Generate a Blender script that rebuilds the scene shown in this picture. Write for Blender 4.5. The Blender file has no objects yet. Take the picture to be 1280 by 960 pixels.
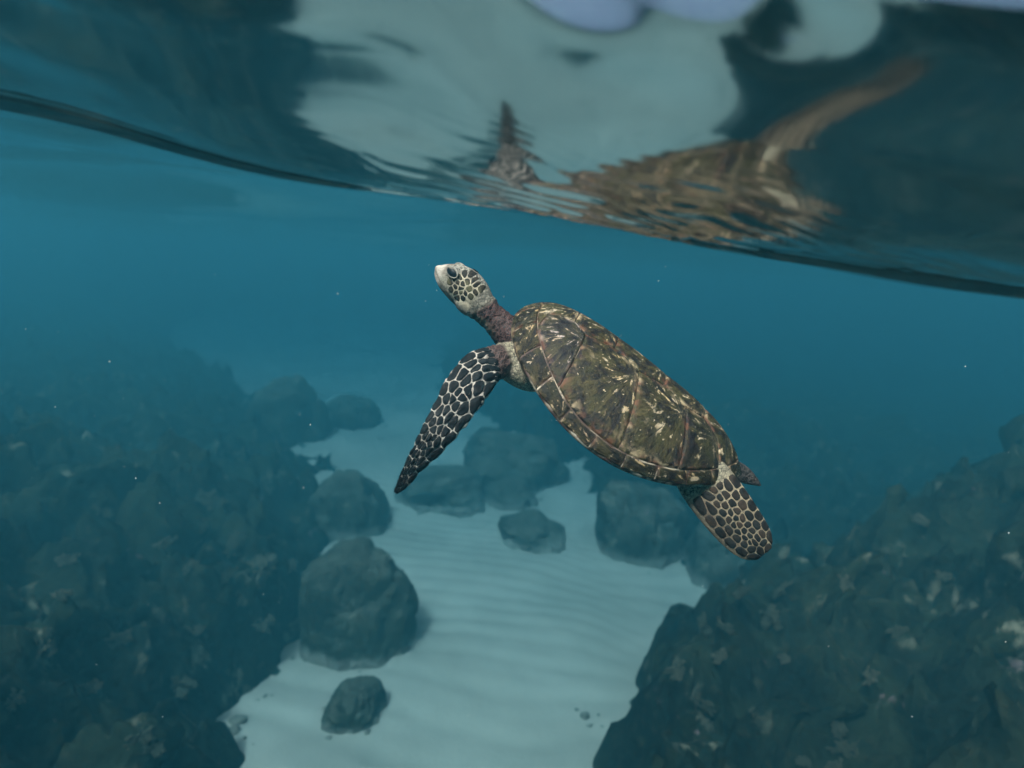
import bpy, bmesh, math, random
import numpy as np
from mathutils import Vector, Matrix
from mathutils.bvhtree import BVHTree

random.seed(7); rng = np.random.RandomState(7)
sc = bpy.context.scene
R = math.radians

# ------------------------------------------------------------------ camera
FPX = 736.0                                   # focal length in photo pixels (1280 wide)
CAM_Z = 2.45
PITCH, ROLL = R(10.8), R(4.0)
cam_d = bpy.data.cameras.new('camera')
cam_d.sensor_width = 36.0
cam_d.lens = FPX / 1280 * 36.0
cam_d.clip_start = 0.02; cam_d.clip_end = 2000
cam_d.dof.use_dof = True
cam_d.dof.focus_distance = .80
cam_d.dof.aperture_fstop = 3.2
cam = bpy.data.objects.new('camera', cam_d)
sc.collection.objects.link(cam)
CAM_M = Matrix.Translation((0, 0, CAM_Z)) @ Matrix.Rotation(math.pi/2 - PITCH, 4, 'X') @ Matrix.Rotation(ROLL, 4, 'Z')
cam.matrix_world = CAM_M
sc.camera = cam

# ------------------------------------------------------------------ sky, sun, exposure
SUN_EL, SUN_AZ = R(57), R(212)               # azimuth clockwise from +Y: behind the camera
w = bpy.data.worlds.new('World'); sc.world = w; w.use_nodes = True
nt = w.node_tree; bg = nt.nodes['Background']
sky = nt.nodes.new('ShaderNodeTexSky'); sky.sky_type = 'NISHITA'; sky.sun_disc = False
sky.sun_elevation = SUN_EL; sky.sun_rotation = SUN_AZ
sky.air_density = 0.4; sky.dust_density = 10.0; sky.ozone_density = 0.2
nt.links.new(sky.outputs[0], bg.inputs[0]); bg.inputs[1].default_value = 0.15
sun_d = bpy.data.lights.new('sun', 'SUN'); sun_d.energy = 3.6; sun_d.angle = R(9); sun_d.color = (1.0, 0.95, 0.88)
sun = bpy.data.objects.new('sun', sun_d); sc.collection.objects.link(sun)
sdir = Vector((math.sin(SUN_AZ)*math.cos(SUN_EL), math.cos(SUN_AZ)*math.cos(SUN_EL), math.sin(SUN_EL)))
sun.rotation_euler = sdir.to_track_quat('Z', 'Y').to_euler()
sun.location = (0, 0, 30)
sc.view_settings.view_transform = 'Standard'; sc.view_settings.look = 'None'
sc.view_settings.gamma = 1.0; sc.view_settings.exposure = 0.85
sc.render.engine = 'CYCLES'
cy = sc.cycles
cy.max_bounces = 6; cy.transparent_max_bounces = 8; cy.volume_bounces = 1
cy.diffuse_bounces = 2; cy.glossy_bounces = 3; cy.use_denoising = True
try: cy.denoiser = 'OPENIMAGEDENOISE'
except Exception: pass
cy.sample_clamp_indirect = 6.0
cy.use_adaptive_sampling = True; cy.adaptive_threshold = .03; cy.adaptive_min_samples = 12

# ------------------------------------------------------------------ helpers
def ray(px, py):
    return Vector(((px - 640) / FPX, -(py - 480) / FPX, -1.0))
def at(px, py, depth):
    "world point seen at a photo pixel, at a depth along the view axis"
    return CAM_M @ (ray(px, py) * depth)
def on_plane(px, py, z=0.0):
    o = CAM_M.translation; d = (CAM_M.to_3x3() @ ray(px, py))
    k = (z - o.z) / d.z
    return o + d * k, k
def tag(o, label=None, cat=None, group=None, kind=None):
    if label: o['label'] = label
    if cat: o['category'] = cat
    if group: o['group'] = group
    if kind: o['kind'] = kind
    return o
def link(name, mesh, mat=None, parent=None, smooth=True):
    o = bpy.data.objects.new(name, mesh); sc.collection.objects.link(o)
    if mat and not mesh.materials: mesh.materials.append(mat)
    if parent: o.parent = parent
    return o
def mesh_from(name, verts, faces, smooth=True):
    m = bpy.data.meshes.new(name)
    m.from_pydata([tuple(map(float, v)) for v in verts], [], faces)
    m.update()
    if smooth: m.polygons.foreach_set('use_smooth', [True] * len(m.polygons))
    return m
def grid_mesh(name, X, Y, Z):
    ny, nx = X.shape
    co = np.stack([X, Y, Z], -1).reshape(-1, 3).astype(np.float32)
    i = np.arange(ny*nx).reshape(ny, nx)
    q = np.stack([i[:-1, :-1], i[:-1, 1:], i[1:, 1:], i[1:, :-1]], -1).reshape(-1, 4).astype(np.int32)
    m = bpy.data.meshes.new(name)
    m.vertices.add(len(co)); m.vertices.foreach_set('co', co.ravel())
    m.loops.add(q.size); m.loops.foreach_set('vertex_index', q.ravel())
    m.polygons.add(len(q)); m.polygons.foreach_set('loop_start', np.arange(0, q.size, 4, dtype=np.int32))
    m.polygons.foreach_set('loop_total', np.full(len(q), 4, dtype=np.int32))
    m.update(calc_edges=True)
    m.polygons.foreach_set('use_smooth', np.ones(len(q), dtype=bool))
    return m
# --- numpy noise
def _h(ix, iy, iz, s):
    n = (ix.astype(np.int64)*374761393 + iy.astype(np.int64)*668265263 + iz.astype(np.int64)*2147483647 + s*1274126177) & 0xffffffff
    n = ((n ^ (n >> 13)) * 1274126177) & 0xffffffff
    n = ((n ^ (n >> 16)) * 2246822519) & 0xffffffff
    return ((n ^ (n >> 15)) & 0xffffff) / float(0xffffff)
def vnoise(x, y, z=None, s=0):
    x = np.asarray(x, float); y = np.asarray(y, float); z = np.zeros_like(x) if z is None else np.asarray(z, float)
    x, y, z = np.broadcast_arrays(x, y, z)
    ix, iy, iz = np.floor(x), np.floor(y), np.floor(z)
    fx, fy, fz = x-ix, y-iy, z-iz
    u, v, t = [f*f*f*(f*(f*6-15)+10) for f in (fx, fy, fz)]
    def c(a, b, d): return _h(ix+a, iy+b, iz+d, s)
    x00 = c(0,0,0)*(1-u)+c(1,0,0)*u; x10 = c(0,1,0)*(1-u)+c(1,1,0)*u
    x01 = c(0,0,1)*(1-u)+c(1,0,1)*u; x11 = c(0,1,1)*(1-u)+c(1,1,1)*u
    return ((x00*(1-v)+x10*v)*(1-t) + (x01*(1-v)+x11*v)*t)*2-1
def fbm(x, y, z=None, oct=4, s=0, gain=0.5):
    a, f, r = 1.0, 1.0, 0.0
    for k in range(oct):
        r = r + a*vnoise(np.asarray(x)*f, np.asarray(y)*f, None if z is None else np.asarray(z)*f, s+k*17); a *= gain; f *= 2.03
    return r
def worley(x, y, s=0):
    "distance to nearest jittered point in 2D"
    x = np.asarray(x, float); y = np.asarray(y, float)
    ix, iy = np.floor(x), np.floor(y); best = np.full(x.shape, 9.0); z = np.zeros_like(x)
    for a in (-1, 0, 1):
        for b in (-1, 0, 1):
            jx = _h(ix+a, iy+b, z, s); jy = _h(ix+a, iy+b, z, s+5)
            d = np.hypot(ix+a+jx-x, iy+b+jy-y); best = np.minimum(best, d)
    return best
def sstep(a, b, x):
    t = np.clip((x-a)/(b-a), 0, 1); return t*t*(3-2*t)
def catmull(P, n):
    P = np.asarray(P, float); k = len(P)
    t = np.linspace(0, k-1, n); i = np.minimum(t.astype(int), k-2); f = (t-i)[:, None]
    p0 = P[np.maximum(i-1, 0)]; p1 = P[i]; p2 = P[i+1]; p3 = P[np.minimum(i+2, k-1)]
    return 0.5*((2*p1)+(-p0+p2)*f+(2*p0-5*p1+4*p2-p3)*f**2+(-p0+3*p1-3*p2+p3)*f**3)

# --- material helper
class Mat:
    def __init__(self, name):
        self.m = bpy.data.materials.new(name); self.m.use_nodes = True
        self.t = self.m.node_tree; self.n = self.t.nodes; self.l = self.t.links
        self.b = self.n['Principled BSDF']; self.out = self.n['Material Output']
    def add(self, typ, **kw):
        nd = self.n.new(typ)
        for k, v in kw.items(): setattr(nd, k, v)
        return nd
    def set(self, sock, v):
        if hasattr(v, 'is_output') or isinstance(v, bpy.types.NodeSocket): self.l.new(v, sock)
        else: sock.default_value = v
    def coord(self, kind='Object'):
        return self.add('ShaderNodeTexCoord').outputs[kind]
    def mapping(self, v, scale=(1,1,1), loc=(0,0,0), rot=(0,0,0)):
        nd = self.add('ShaderNodeMapping'); self.l.new(v, nd.inputs[0])
        nd.inputs['Scale'].default_value = scale; nd.inputs['Location'].default_value = loc; nd.inputs['Rotation'].default_value = rot
        return nd.outputs[0]
    def noise(self, v, scale, detail=4, rough=0.55, dist=0.0):
        nd = self.add('ShaderNodeTexNoise'); self.set(nd.inputs['Vector'], v)
        nd.inputs['Scale'].default_value = scale; nd.inputs['Detail'].default_value = detail
        nd.inputs['Roughness'].default_value = rough; nd.inputs['Distortion'].default_value = dist
        return nd.outputs[0]
    def voronoi(self, v, scale, feature='F1', rand=1.0):
        nd = self.add('ShaderNodeTexVoronoi', feature=feature); self.set(nd.inputs['Vector'], v)
        nd.inputs['Scale'].default_value = scale; nd.inputs['Randomness'].default_value = rand
        return nd.outputs[0]
    def ramp(self, f, a, b, lo=0.0, hi=1.0):
        nd = self.add('ShaderNodeMapRange', interpolation_type='SMOOTHSTEP'); self.set(nd.inputs[0], f)
        nd.inputs[1].default_value = a; nd.inputs[2].default_value = b; nd.inputs[3].default_value = lo; nd.inputs[4].default_value = hi
        return nd.outputs[0]
    def mix(self, f, a, b, mode='MIX'):
        nd = self.add('ShaderNodeMix', data_type='RGBA', blend_type=mode)
        self.set(nd.inputs[0], f); self.set(nd.inputs[6], a); self.set(nd.inputs[7], b)
        return nd.outputs[2]
    def math(self, op, a, b=0.0):
        nd = self.add('ShaderNodeMath', operation=op); self.set(nd.inputs[0], a); self.set(nd.inputs[1], b)
        return nd.outputs[0]
    def attr(self, name, out='Color'):
        return self.add('ShaderNodeAttribute', attribute_name=name).outputs[out]
    def bump(self, h, strength=0.5, dist=0.01, normal=None):
        nd = self.add('ShaderNodeBump'); nd.inputs['Strength'].default_value = strength; nd.inputs['Distance'].default_value = dist
        self.set(nd.inputs['Height'], h)
        if normal: self.l.new(normal, nd.inputs['Normal'])
        self.l.new(nd.outputs[0], self.b.inputs['Normal']); return nd.outputs[0]
    def base(self, c): self.set(self.b.inputs['Base Color'], c)
    def rough(self, v): self.set(self.b.inputs['Roughness'], v)
    def spec(self, v): self.b.inputs['Specular IOR Level'].default_value = v
def rgb(r, g, b): return (r, g, b, 1.0)

# ------------------------------------------------------------------ materials
def mat_sand():
    M = Mat('sand'); c = M.coord()
    n1 = M.noise(c, 0.9, 5); n2 = M.noise(c, 60, 3); n3 = M.noise(c, 6, 4)
    col = M.mix(M.ramp(n1, .35, .7), rgb(.31,.295,.255), rgb(.41,.39,.34))
    col = M.mix(M.ramp(n2, .60, .74), col, rgb(.28,.25,.20))
    col = M.mix(M.ramp(n3, .62, .8, 0, .5), col, rgb(.36,.34,.27))
    M.base(col); M.rough(.95); M.spec(.1)
    M.bump(n2, .35, .01); return M.m
def mat_reef(name, dark, mid, pale, patch=.62, foot=0.0, haze_dust=0.0):
    M = Mat(name); c = M.coord()
    n1 = M.noise(c, 2.2, 8, .62); n2 = M.noise(c, 14, 6, .65); n3 = M.noise(c, 5.0, 5, .6, .6); v = M.voronoi(c, 26)
    n4 = M.noise(c, 1.1, 3)
    col = M.mix(M.ramp(n1, .38, .62), dark, mid)
    col = M.mix(M.ramp(n2, .52, .66, 0, .75), col, rgb(.030,.028,.016))
    pm = M.math('MULTIPLY', M.ramp(n3, patch, patch+.07), M.ramp(n2, .42, .60))
    pm = M.math('MULTIPLY', pm, M.ramp(n4, .42, .58))
    col = M.mix(pm, col, pale)
    pk = M.math('MULTIPLY', M.ramp(M.noise(c, 9.0, 4), .66, .72), M.ramp(n2, .45, .6, 0, .8))
    col = M.mix(pk, col, rgb(.16,.10,.11))
    if haze_dust:      # sand tint on upper faces stands in for haze; sand banked at the foot
        gz = M.add('ShaderNodeSeparateXYZ'); M.l.new(M.add('ShaderNodeNewGeometry').outputs['Normal'], gz.inputs[0])
        up = M.math('MULTIPLY', M.ramp(gz.outputs[2], .1, .95, 0, haze_dust), M.ramp(n1, .25, .62)); col = M.mix(up, col, rgb(.16,.15,.125))
        oz = M.add('ShaderNodeSeparateXYZ'); M.l.new(c, oz.inputs[0])
        ft = M.math('SUBTRACT', oz.outputs[2], M.math('MULTIPLY', n2, foot)); col = M.mix(M.ramp(ft, foot*.35, -foot*.35, 0, .8), col, rgb(.26,.245,.21))
    M.base(col); M.rough(.95); M.spec(.1)
    h = M.math('ADD', n2, M.math('MULTIPLY', v, .6))
    M.bump(h, .6, .03); return M.m
def mat_coral():
    M = Mat('coral'); c = M.coord(); n = M.noise(c, 40, 4); r = M.add('ShaderNodeObjectInfo').outputs['Random']
    col = M.mix(r, rgb(.16,.135,.095), rgb(.07,.07,.048)); col = M.mix(M.ramp(n, .4, .62), col, rgb(.06,.05,.03))
    M.base(col); M.rough(.9); M.spec(.15); M.bump(M.voronoi(c, 130), .7, .006); return M.m
def mat_water():
    M = Mat('water'); c = M.coord()
    fr = M.add('ShaderNodeFresnel'); fr.inputs['IOR'].default_value = 1.33
    tr = M.add('ShaderNodeBsdfTransparent'); gl = M.add('ShaderNodeBsdfGlossy'); gl.inputs['Roughness'].default_value = .085
    mx = M.add('ShaderNodeMixShader'); M.l.new(fr.outputs[0], mx.inputs[0]); M.l.new(tr.outputs[0], mx.inputs[1]); M.l.new(gl.outputs[0], mx.inputs[2])
    M.l.new(mx.outputs[0], M.out.inputs['Surface']); M.n.remove(M.b); return M.m
def mat_haze():
    M = Mat('sea_water'); M.n.remove(M.b)
    v = M.add('ShaderNodeVolumePrincipled')
    v.inputs['Color'].default_value = rgb(.026, .132, .174)
    v.inputs['Absorption Color'].default_value = rgb(.02, .20, .31)
    v.inputs['Density'].default_value = 0.335
    v.inputs['Anisotropy'].default_value = 0.25
    M.l.new(v.outputs[0], M.out.inputs['Volume']); return M.m
def mat_scute():
    M = Mat('scute'); st = M.add('ShaderNodeAttribute', attribute_name='streak').outputs['Vector']
    rnd = M.add('ShaderNodeObjectInfo').outputs['Random']; c = M.coord()
    off = M.add('ShaderNodeCombineXYZ'); M.set(off.inputs[2], M.math('MULTIPLY', rnd, 37.0)); M.set(off.inputs[0], M.math('MULTIPLY', rnd, 11.0))
    va = M.add('ShaderNodeVectorMath', operation='ADD'); M.l.new(st, va.inputs[0]); M.l.new(off.outputs[0], va.inputs[1]); s = va.outputs[0]
    rad = M.add('ShaderNodeSeparateXYZ'); M.l.new(st, rad.inputs[0]); rad = rad.outputs[2]
    s1 = M.noise(M.mapping(s, (5.0, 5.0, 3.2)), 1.0, 4, .62, .25)          # broad rays
    s2 = M.noise(M.mapping(s, (2.4, 2.4, 2.6), loc=(3, 1, 7)), 1.0, 3, .6, .4)
    fine = M.noise(M.mapping(s, (22, 22, 4.0)), 1.0, 4, .65)
    alg = M.noise(c, 20, 6, .68); alg2 = M.noise(c, 75, 5, .72); grain = M.noise(c, 280, 3, .7)
    col = M.mix(M.ramp(s2, .38, .60), rgb(.011,.009,.011), rgb(.050,.045,.021))
    col = M.mix(M.ramp(fine, .50, .70, 0, .6), col, rgb(.115,.10,.046))
    col = M.mix(M.ramp(fine, .47, .34, 0, .8), col, rgb(.018,.015,.013))
    dk = M.math('MULTIPLY', M.ramp(s1, .50, .42), M.ramp(s2, .58, .48)); col = M.mix(dk, col, rgb(.012,.009,.013))
    sp = M.math('MULTIPLY', M.ramp(s1, .57, .61), M.ramp(fine, .38, .46))
    sp = M.math('MULTIPLY', sp, M.ramp(s2, .46, .53)); sp = M.math('MULTIPLY', sp, M.ramp(rad, 1.25, .5))
    col = M.mix(sp, col, M.mix(M.ramp(alg, .42, .58), rgb(.55,.45,.29), rgb(.74,.67,.60)))
    col = M.mix(M.ramp(alg, .50, .66, 0, .7), col, rgb(.044,.046,.02))
    col = M.mix(M.ramp(alg2, .58, .72, 0, .6), col, rgb(.15,.14,.095))
    col = M.mix(M.ramp(alg2, .44, .34, 0, .7), col, rgb(.016,.015,.011))
    wh = M.math('MULTIPLY', M.ramp(M.noise(c, 105, 3), .66, .70), M.ramp(alg, .44, .58)); col = M.mix(wh, col, rgb(.62,.58,.5))
    edge = M.attr('edge', 'Fac')
    ed = M.math('MULTIPLY', edge, M.ramp(M.noise(c, 48, 4), .44, .6, .0, .85)); col = M.mix(ed, col, M.mix(M.ramp(M.noise(c, 17, 2), .45, .6), rgb(.13,.06,.04), rgb(.42,.36,.27)))
    col = M.mix(1.0, col, M.add('ShaderNodeObjectInfo').outputs['Color'], 'MULTIPLY')
    M.base(col); M.rough(M.ramp(alg2, .3, .7, .30, .65)); M.spec(.25)
    M.bump(M.math('ADD', M.math('MULTIPLY', fine, .5), M.math('ADD', alg2, M.math('MULTIPLY', grain, .4))), .6, .004); return M.m
def mat_seam():
    M = Mat('carapace_seam'); c = M.coord(); n = M.noise(c, 45, 4); n2 = M.noise(c, 9, 3)
    col = M.mix(M.ramp(n, .42, .6), rgb(.075,.04,.03), rgb(.42,.36,.27)); col = M.mix(M.ramp(n2, .44, .6), col, rgb(.06,.032,.025))
    M.base(col); M.rough(.7); M.bump(n, .4, .003); return M.m
def mat_skin():
    M = Mat('skin'); c = M.coord()
    cell = M.attr('cell'); line = M.attr('line'); k = M.attr('scale', 'Fac')
    nz = M.noise(c, 30, 3)
    f = M.voronoi(c, 95, 'DISTANCE_TO_EDGE'); g = M.voronoi(M.mapping(c, (190, 110, 110)), 1.0, 'DISTANCE_TO_EDGE')
    big = M.ramp(f, .05, .13); sml = M.ramp(g, .03, .10)
    mk = M.add('ShaderNodeMix', data_type='FLOAT'); M.set(mk.inputs[0], k); M.set(mk.inputs[2], sml); M.set(mk.inputs[3], big)
    col = M.mix(mk.outputs[0], line, cell)
    col = M.mix(M.ramp(nz, .35, .7, 0, .45), col, rgb(.05,.035,.03), 'MIX')
    sp = M.noise(c, 320, 2); col = M.mix(M.ramp(sp, .62, .70, 0, .7), col, line)
    M.base(col); M.rough(.6); M.spec(.35)
    M.bump(M.math('ADD', mk.outputs[0], M.math('MULTIPLY', M.noise(c, 140, 3), .8)), .6, .003); return M.m
def mat_plate(name, a, b, d=None):
    M = Mat(name); c = M.coord(); n = M.noise(c, 55, 4); n2 = M.noise(c, 16, 3); rnd = M.add('ShaderNodeObjectInfo').outputs['Random']
    col = M.mix(M.ramp(n, .4, .7), a, b)
    if d: col = M.mix(M.math('MULTIPLY', M.ramp(rnd, .45, .8), M.ramp(n2, .4, .65)), col, d)
    M.base(col); M.rough(M.ramp(n2, .3, .7, .5, .85)); M.spec(.12); M.bump(M.noise(c, 170, 3), .5, .002); return M.m
def mat_plain(name, col, rough=.5, spec=.5, var=.0, scale=60):
    M = Mat(name)
    if var:
        n = M.noise(M.coord(), scale, 4); M.base(M.mix(M.ramp(n, .35, .68), rgb(*col), rgb(*[x*(1-var) for x in col]))); M.bump(n, .3, .003)
    else: M.base(rgb(*col))
    M.rough(rough); M.spec(spec); return M.m

MS = dict(sand=mat_sand(), water=mat_water(), haze=mat_haze(), coral=mat_coral(),
          reef=mat_reef('reef_algae', rgb(.005,.007,.005), rgb(.019,.022,.012), rgb(.15,.13,.092), .56),
          rock=mat_reef('boulder_algae', rgb(.018,.022,.016), rgb(.042,.046,.03), rgb(.20,.18,.13), .62, .10, .35),
          haze_dusty=mat_reef('haze_dusted_boulder', rgb(.03,.034,.026), rgb(.06,.062,.045), rgb(.20,.18,.13), .60, .14, .4),  # upper faces paled in place of distance haze
          scute=mat_scute(), seam=mat_seam(), skin=mat_skin(),
          plate=mat_plate('flipper_scale', rgb(.006,.008,.010), rgb(.016,.018,.019)),
          hplate=mat_plate('hind_scale', rgb(.012,.011,.011), rgb(.024,.021,.018), rgb(.05,.032,.022)),
          headplate=mat_plate('head_scale', rgb(.018,.015,.012), rgb(.045,.035,.024), rgb(.12,.11,.06)),
          eye=mat_plain('eye', (.005,.008,.011), .35, .1), lid=mat_plain('eyelid', (.27,.25,.21), .55, .4, .45, 90),
          beak=mat_plain('beak', (.42,.37,.30), .5, .4, .5, 40), speck=mat_plain('speck', (.75,.75,.7), .8, .2))

# ------------------------------------------------------------------ seabed, sand
def axis(lo, hi, fine_lo, fine_hi, step, grow=1.12):
    a = list(np.arange(fine_lo, fine_hi+step*.5, step)); s = step; x = a[-1]; r = []
    while x < hi: s *= grow; x = min(hi, x+s); r.append(x)
    s = step; x = a[0]; l = []
    while x > lo: s *= grow; x = max(lo, x-s); l.append(x)
    return np.array(l[::-1]+a+r)
def sand_z(X, Y):
    wob = .35*fbm(X*.5, Y*.5, oct=2, s=3)
    amp = .0085*sstep(0, 1, .5+.5*fbm(X*.6, Y*.5, oct=2, s=9)+.35)
    ph = (Y + .12*X + wob)*2*np.pi/.17
    rip = amp*(np.sin(ph) + .35*np.sin(2*ph+1.0))
    ph2 = (Y*.75 - .65*X + wob)*2*np.pi/.2
    k = sstep(.6, 1.4, X+.1*Y-.3)
    rip = rip*(1-k) + k*.007*np.sin(ph2)
    return rip + .07*fbm(X*.45, Y*.45, oct=3, s=21) + .006*fbm(X*6, Y*6, oct=2, s=5)
xs = axis(-140, 140, -3.2, 3.6, .032); ys = axis(-40, 240, 1.6, 9.5, .032)
X, Y = np.meshgrid(xs, ys)
tag(link('seabed', grid_mesh('seabed', X, Y, sand_z(X, Y)), MS['sand']), 'pale rippled sand floor of the channel between the reefs', None, None, 'structure')

# ------------------------------------------------------------------ water surface
edge_px = [(-500,110),(-250,112),(0,134),(150,172),(300,218),(450,240),(570,252),(700,275),(900,315),(1000,333),(1280,372),(1500,395),(1800,400)]
TY = .85
ex, ez = [], []
for (px, py) in edge_px:
    d = CAM_M.to_3x3() @ ray(px, py); k = TY/d.y; ex.append(d.x*k); ez.append(CAM_Z + d.z*k)
ex, ez = np.array(ex), np.array(ez)
def smooth_interp(x):
    r = 0
    for k, wgt in ((-.12,.15),(-.06,.2),(0,.3),(.06,.2),(.12,.15)): r = r + wgt*np.interp(x+k, ex, ez)
    return r
WS = .58                                      # swell size
def water_z(X, Y):
    zt = smooth_interp(X)
    dY = np.clip(TY-Y, 0, 2.2); c = .045
    slope = .285 + .03*np.sin(X*2.6+.4)
    near = zt + slope*(np.sqrt(dY**2+c*c)-c) - .17*np.clip(dY-.75, 0, 2)**2
    near = near - .055*X*np.minimum(dY/.3, 1)
    near = near - .13*(np.sqrt(X**2+.0225)-.15)*np.clip((dY-.12)/.35, -.25, 1)*np.exp(-(X/1.2)**2)
    near = near + .0048*np.sin((.80*X+.60*Y+.05*vnoise(X*3, Y*3, s=91))*2*np.pi/.36+3.0)*sstep(.03, .2, dY)
    ph = (Y-TY)/1.15
    mean = CAM_Z+.70
    fw = sstep(.0, 1.6, ph)
    far = mean + .10*np.sin(Y*1.3+X*.25) + .08*np.sin(Y*.7-X*.6+1) + .05*fbm(X*.7, Y*.7, oct=2, s=50)
    z = np.where(ph <= 0, near, zt*(1-fw)+far*fw)
    d = np.hypot(X, Y-1.2)
    out = sstep(1.8, 6.0, np.abs(X)); z = z*(1-out) + far*out
    # chop: medium undulation that curls the reflections
    ch = .015*fbm(X*2.7+3, Y*3.4, oct=1, s=31) + .0055*fbm(X*5.5, Y*8.0, oct=1, s=37)
    damp = 1-.75*np.exp(-((Y-TY)/.12)**2)
    for (bx, by, bh, br) in ((.03,.425,.012,.038),(.165,.41,.005,.03)): z = z + bh*np.exp(-((X-bx)**2+(Y-by)**2)/br**2)
    z = z + ch*damp + .0065*vnoise(X*7+1.5, Y*9, s=61)*sstep(.60, .42, Y)
    # capillary ripples where the swell bottoms out beside the turtle
    mk = np.exp(-((X-.2)/.30)**2)*np.exp(-((Y-TY+.05)/.11)**2)
    z = z + mk*(.0011*np.sin((Y*1.0-.35*X+.03*vnoise(X*12, Y*12, s=3))*2*np.pi/.030) + .0016*vnoise(X*14, Y*55, s=77))
    return z
xs = axis(-140, 140, -1.2, 1.3, .008); ys = axis(-40, 240, .2, 1.05, .0028, 1.06)
X, Y = np.meshgrid(xs, ys)
WZ = CAM_Z + (water_z(X, Y)-CAM_Z)*WS; X, Y = X*WS, Y*WS
tag(link('water', grid_mesh('water', X, Y, WZ), MS['water']), 'underside of the rolling sea surface', None, None, 'structure')

# ------------------------------------------------------------------ reefs
def base_curve(pts):
    P = [on_plane(px, py)[0] for (px, py) in pts]
    P.sort(key=lambda p: p.y)
    return np.array([p.y for p in P]), np.array([p.x for p in P])
LB = base_curve([(270,1010),(285,955),(318,880),(372,800),(385,720),(398,640),(400,590),(352,520),(290,455),(215,410)])
RB = base_curve([(760,1010),(752,955),(735,900),(750,862),(845,835),(930,790),(965,745),(890,712),(820,665),(745,610),(650,545),(560,497)])
def curve_x(B, Y, lo, hi):
    return np.interp(Y, B[0], B[1], left=lo, right=hi)
def reef_obj(name, side, B, bend, label):
    ys = axis(-4, 30, .4, 8.0, .03, 1.06); u = axis(-.35, 26, -.35, 3.4, .03, 1.07)
    U, Y = np.meshgrid(u, ys)
    xb = curve_x(B, Y, B[1][0]+bend[0], B[1][-1]+bend[1])
    k = np.array([.05,.12,.2,.26,.2,.12,.05]); xb1 = np.convolve(np.pad(xb[:,0], 24, 'edge'), np.repeat(k, 7)/7, 'same')[24:-24][:, None]+0*U
    X = xb1 + side*U
    s0 = 100 if side < 0 else 200
    d = U + .30*fbm(X*1.5, Y*1.5, oct=4, s=s0, gain=.6)
    dd = np.clip(d+.12, 0, None)
    prof = bend[2]*(1-np.exp(-dd/.42)) + bend[3]*sstep(.2, 2.6, dd) + bend[4]*sstep(1.0, 6.0, dd)
    if side < 0: prof = prof*(1-.12*sstep(0, 3, Y)-.42*sstep(3.2, 5.5, Y))
    if side > 0: prof = prof*(1-.78*sstep(3.3, 5.0, Y-.12*X))
    l1 = worley(X*1.1+.3*fbm(X, Y, oct=2, s=4), Y*1.1, s0+1); l2 = worley(X*2.6, Y*2.6+.2*X, s0+2); l3 = worley(X*6.5, Y*6.5, s0+3)
    lump = .30*(.75-l1) + .15*(.6-l2) + .055*(.5-l3)
    g = sstep(-.12, .45, d)
    Z = prof + lump*g + .16*g*fbm(X*3.2, Y*3.2, oct=5, s=s0+8, gain=.62) + .05*g*(.5-worley(X*13, Y*13, s0+30)) - .20*g*(1-np.abs(vnoise(X*2.3+.3*vnoise(X*5, Y*5, s=2), Y*2.3, s=s0+41)))**7 - .10*g*(1-np.abs(vnoise(X*5.5, Y*5.5, s=s0+43)))**6 - .10*(1-g) - .3*sstep(.05, -.35, d)
    # undercut look: push sideways by noise
    X2 = X + .11*g*fbm(X*3, Y*3, Z*3, oct=3, s=s0+12); Y2 = Y + .11*g*fbm(X*3, Y*3, Z*3, oct=3, s=s0+15)
    if side < 0: X2, Y2, Z = X2[:, ::-1], Y2[:, ::-1], Z[:, ::-1]
    o = link(name, grid_mesh(name, X2, Y2, Z), MS['reef']); tag(o, label, 'reef'); return o
reefL = reef_obj('reef', -1, LB, (.2, -3.0, .62, .55, .25), 'broad dark algae covered reef bank behind the large round boulders')
reefR = reef_obj('reef', 1, RB, (-.1, -1.0, .50, 1.0, .5), 'steep dark rocky reef slope below the turtle tail and hind flipper')

# ------------------------------------------------------------------ boulders
def boulder(px0, px1, top, base, label, seed, mat='haze_dusty', cat='boulder', deep=1.0):
    c, k = on_plane((px0+px1)/2, base)
    wid = (px1-px0)/FPX*k/2
    # height so that the crown projects to the row 'top'
    y = c.y + wid*.55*deep
    d = CAM_M.to_3x3() @ ray((px0+px1)/2, top); kk = y/d.y; hgt = max(.08, CAM_Z + d.z*kk)
    bm = bmesh.new(); bmesh.ops.create_icosphere(bm, subdivisions=6, radius=1.0)
    V = np.array([v.co[:] for v in bm.verts])
    r = 1 + .20*fbm(V[:,0]*1.3+seed, V[:,1]*1.3, V[:,2]*1.3, oct=2, s=seed) + .05*fbm(V[:,0]*3.2, V[:,1]*3.2+seed, V[:,2]*3.2, oct=5, s=seed+3, gain=.6) - .06*(1-np.abs(vnoise(V[:,0]*2.4+seed, V[:,1]*2.4, V[:,2]*2.4, s=seed+9)))**8
    P = V*r[:, None]
    P[:, 2] = np.sign(P[:, 2])*np.abs(P[:, 2])**(.8)
    P *= np.array([wid, wid*deep, hgt])
    low = P[:, 2] < -.1; P[low, 2] = -.1 - (-.1-P[low, 2])*.3
    for v, p in zip(bm.verts, P): v.co = p
    me = bpy.data.meshes.new('boulder'); bm.to_mesh(me); bm.free()
    me.polygons.foreach_set('use_smooth', [True]*len(me.polygons))
    o = link('boulder', me, MS[mat]); o.location = (c.x, c.y + wid*.75*deep, -.02)
    tag(o, label, cat); return o
boulder(352, 505, 690, 822, 'large rounded dark boulder standing on the sand against the reef bank', 1, 'rock')
boulder(398, 474, 858, 914, 'small round boulder alone on the pale sand before the large boulder', 2, 'rock')
boulder(375, 475, 592, 668, 'hazy rounded boulder with pale top just behind the large boulder', 3)
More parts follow.
